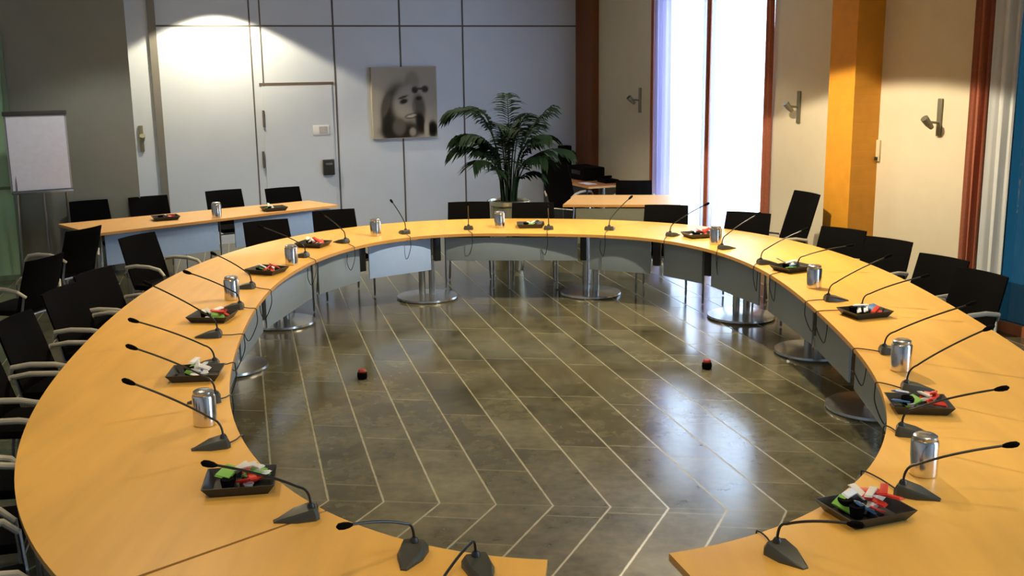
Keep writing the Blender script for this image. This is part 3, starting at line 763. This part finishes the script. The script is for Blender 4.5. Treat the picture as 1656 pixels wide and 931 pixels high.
SET1 = [('red', 4), ('white', 4), ('dark', 2), ('cup', 2)]
tray(390, 787, 'on the near left of the ring', [('red', 4), ('white', 5), ('green', 3), ('dark', 2), ('cup', 2)], .15)
tray(318, 610, 'behind the nearest left flask', [('white', 5), ('blue', 1), ('dark', 2), ('green', 1), ('cup', 3)], .1)
tray(344, 517, 'third along the left side', SET1 + [('green', 1)], -.1)
tray(432, 441, 'at the far left curve', [('red', 3), ('green', 1), ('dark', 1), ('white', 2)], -.4)
tray(507, 398, 'beside the far left flask', SET1, -.3)
tray(858, 367, 'before the palm pot', [('white', 3), ('dark', 1), ('green', 1), ('cup', 1)], 0)
tray(1130, 383, 'at the far right curve', SET1, .3)
tray(1281, 437, 'second along the far right side', [('white', 5), ('green', 1), ('blue', 1), ('dark', 1)], .5)
tray(1398, 510, 'third along the right side', [('red', 2), ('white', 3), ('blue', 2), ('dark', 1)], .3)
tray(1485, 661, 'in the middle of the right side', [('red', 5), ('white', 4), ('green', 1), ('dark', 2), ('blue', 1), ('cup', 1)], -.15)
tray(1398, 833, 'on the near right of the ring', [('red', 6), ('white', 6), ('green', 1), ('dark', 3), ('blue', 1), ('cup', 3)], .35)
tray(268, 355, 'on the left part of the back table', [('red', 2), ('dark', 1), ('white', 1)], .5)
tray(443, 340, 'on the right part of the back table', [('white', 3), ('dark', 1), ('green', 1)], .5)

# gooseneck microphones
def bez(p0, p1, p2, p3, n=18):
    return [p0*(1-t)**3 + p1*3*t*(1-t)**2 + p2*3*t*t*(1-t) + p3*t**3 for t in [i/n for i in range(n+1)]]
base_me = None; head_me = None
def mic(bx, by, hx, hy, label, length=.42, hd=None, cable=True, zfix=None, big=1.0):
    global base_me, head_me
    p_ = P(bx, by, .765); p_.z = TT
    a = ang(p_)
    # outward direction of the table at this place
    e_ = pin(a, .5) - pin(a); h = atan2(e_.y, e_.x) if hd is None else radians(hd)
    best = None
    for zz in ([zfix] if zfix else [.84 + .01*i for i in range(36)]):
        q_ = P(hx, hy, zz); d_ = abs((q_ - p_).length - length) + .05*abs(zz-1.02)
        if best is None or d_ < best[0]: best = (d_, q_)
    head = best[1]
    o = thing('gooseneck_microphone', label, 'microphone', p_, h, 'gooseneck microphones around the ring')
    inv = RZ(-h)
    if base_me is None:
        m = MB()
        # wedge: high rounded back (inner side, -x) tapering to the front tip (+x)
        ol = [(.105, -.012), (.105, .012), (.02, .048), (-.055, .052), (-.072, .038), (-.072, -.038), (-.055, -.052), (.02, -.048)]
        tz = [.010, .010, .034, .046, .044, .044, .046, .034]
        lo = [m.bm.verts.new((x, y, 0)) for x, y in ol]; mi = [m.bm.verts.new((x*.99, y*.99, z_*.55)) for (x, y), z_ in zip(ol, tz)]; hi = [m.bm.verts.new((x*.86, y*.78, z_)) for (x, y), z_ in zip(ol, tz)]
        for A_, B_ in ((lo, mi), (mi, hi)):
            for k in range(8): m.bm.faces.new((A_[k], A_[(k+1) % 8], B_[(k+1) % 8], B_[k]))
        m.bm.faces.new(list(reversed(lo))); c_ = m.bm.verts.new((0, 0, .037))
        for k in range(8): m.bm.faces.new((hi[k], hi[(k+1) % 8], c_))
        ob = m.build('base', M['micbase'], o); base_me = ob.data
    else:
        ob = bpy.data.objects.new('base', base_me); C.objects.link(ob); ob.parent = o
    s0_ = Vector((-.045, 0, .035)); hl = inv @ (head - p_)
    v_ = hl - s0_
    up = Vector((0, 0, .085))
    k_ = s0_ + up*.8 + v_*.12
    pts = bez(s0_, s0_ + up*.6, s0_ + up*.95 + v_*.02, k_, 8)[:-1] + bez(k_, k_ + (hl-k_)*.3 + Vector((0, 0, .018)), k_ + (hl-k_)*.7 + Vector((0, 0, .012)), hl, 10)
    m = MB(); m.tube(pts, .0052, 8); gn_ = m.build('gooseneck', M['darkmetal'], o)
    m = MB(); m.lathe([(.001, 0), (.016, 0), (.016, .02), (.010, .03), (.001, .03)], s0_ + Vector((0, 0, -.006)), 14); m.build('socket', M['plastic'], o)
    td = (pts[-1]-pts[-4]).normalized()
    m = MB(); m.tube([hl - td*.035, hl - td*.02, hl, hl + td*.02, hl + td*.03], [.006, .011, .0135, .012, .004], 14); m.build('microphone_head', M['black'], gn_)
    if cable:
        # cable runs to the inner edge and over it
        g = inv @ (pin(a, -.008) - Vector((p_.x, p_.y, 0))); g.z = .006
        gl = g.length; gd = g.normalized() if gl else Vector((-1, 0, 0)); gd.z = 0
        q = [Vector((-.068, 0, .010)), Vector((-.068, 0, .006)) + (g - Vector((-.068, 0, 0)))*.5 + Vector((0, .012, 0)), g, g + gd*.008 + Vector((0, 0, -.03)), g + gd*.004 + Vector((0, 0, -.12)), g - gd*.06 + Vector((0, .03, -.24)), g - gd*.09 + Vector((0, .07, -.17)), g - gd*.09 + Vector((0, .06, -.08))]
        fine = []
        for i in range(len(q)-1):
            a_ = q[max(0, i-1)]; b1 = q[i]; b2 = q[i+1]; d_ = q[min(len(q)-1, i+2)]
            for k in range(5):
                t = k/5; fine.append(.5*((2*b1) + (b2-a_)*t + (2*a_-5*b1+4*b2-d_)*t*t + (-a_+3*b1-3*b2+d_)*t**3))
        fine.append(q[-1])
        m = MB(); m.tube(fine, .0035, 6); m.build('cable', M['plastic'], o)
    return o
L = 'gooseneck microphone '
MICS = [
 (485, 832, 337, 750, L+'at the near left, base beside the tray with green packets', dict(length=.5, hd=200)),
 (346, 718, 207, 617, L+'with olive base in front of the nearest left flask', {}),
 (335, 645, 212, 561, L+'hidden behind the nearest left flask, head pointing left', {}),
 (335, 590, 215, 518, L+'behind the second left tray', {}),
 (341, 541, 238, 458, L+'in front of the third tray on the left side', {}),
 (378, 496, 302, 440, L+'right at the foot of the second left flask', {}),
 (398, 463, 345, 410, L+'just right of the second left flask', {}),
 (487, 413, 421, 366, L+'right of the far left flask', {}),
 (553, 390, 520, 345, L+'between the far left tray and the flask above the blue panel', {}),
 (653, 375, 633, 325, L+'above the bright blue panel, head against the white wall', {}),
 (758, 368, 757, 330, L+'in front of the chair left of the palm', dict(hd=90)),
 (887, 368, 886, 334, L+'right of the tray in front of the palm', dict(hd=90)),
 (987, 369, 1020, 319, L+'in front of the small beech table', {}),
 (1088, 379, 1143, 330, L+'left of the far right tray', {}),
 (1174, 400, 1226, 346, L+'right of the flask at the far right curve', {}),
 (1238, 424, 1302, 371, L+'left of the second tray on the right side', {}),
 (1298, 434, 1375, 397, L+'behind the tray and flask on the right side', {}),
 (1349, 483, 1437, 414, L+'between the flask and the third tray on the right side', {}),
 (1404, 500, 1497, 446, L+'behind the third tray on the right side', {}),
 (1442, 567, 1572, 491, L+'left of the middle right flask', {}),
 (1480, 627, 1600, 530, L+'behind the middle right tray', {}),
 (1474, 698, 1621, 628, L+'in front of the middle right tray, behind the nearest right flask', {}),
 (1478, 795, 1636, 719, L+'in front of the nearest right flask', {}),
 (1270, 895, 1385, 848, L+'at the near right, bent over the red and white packets', dict(hd=-62, length=.36)),
 (665, 895, 556, 850, L+'at the near end left of the gap, head hanging over the floor side', dict(hd=-100, length=.33)),
 (776, 918, 700, 960, L+'at the bottom edge nearest the gap in the ring', dict(hd=-70, length=.33)),
]
for bx, by, hx, hy, lb, kw in MICS: mic(bx, by, hx, hy, lb, **kw)

# red-topped floor markers
def knob(x, y, label, first=[None]):
    p_ = P(x, y, 0)
    if first[0] is None:
        t_ = thing('floor_knob', label, 'floor fitting', p_, 0, 'red-topped black floor fittings')
        m = MB(); m.lathe([(.001, 0), (.036, 0), (.042, .02), (.040, .05), (.034, .056), (.001, .056)], (0, 0, 0), 24); m.build('body', M['black'], t_)
        m = MB(); m.lathe([(.001, .056), (.032, .056), (.034, .066), (.026, .078), (.001, .082)], (0, 0, 0), 24); m.build('cap', mat('dull_red_cap', (.28, .02, .012), .45), t_)
        first[0] = t_; return
    dup(first[0], p_, 0, label)
knob(586, 612, 'small black floor fitting with red top on the left half of the floor')
knob(1143, 596, 'small black floor fitting with red top on the right half of the floor')
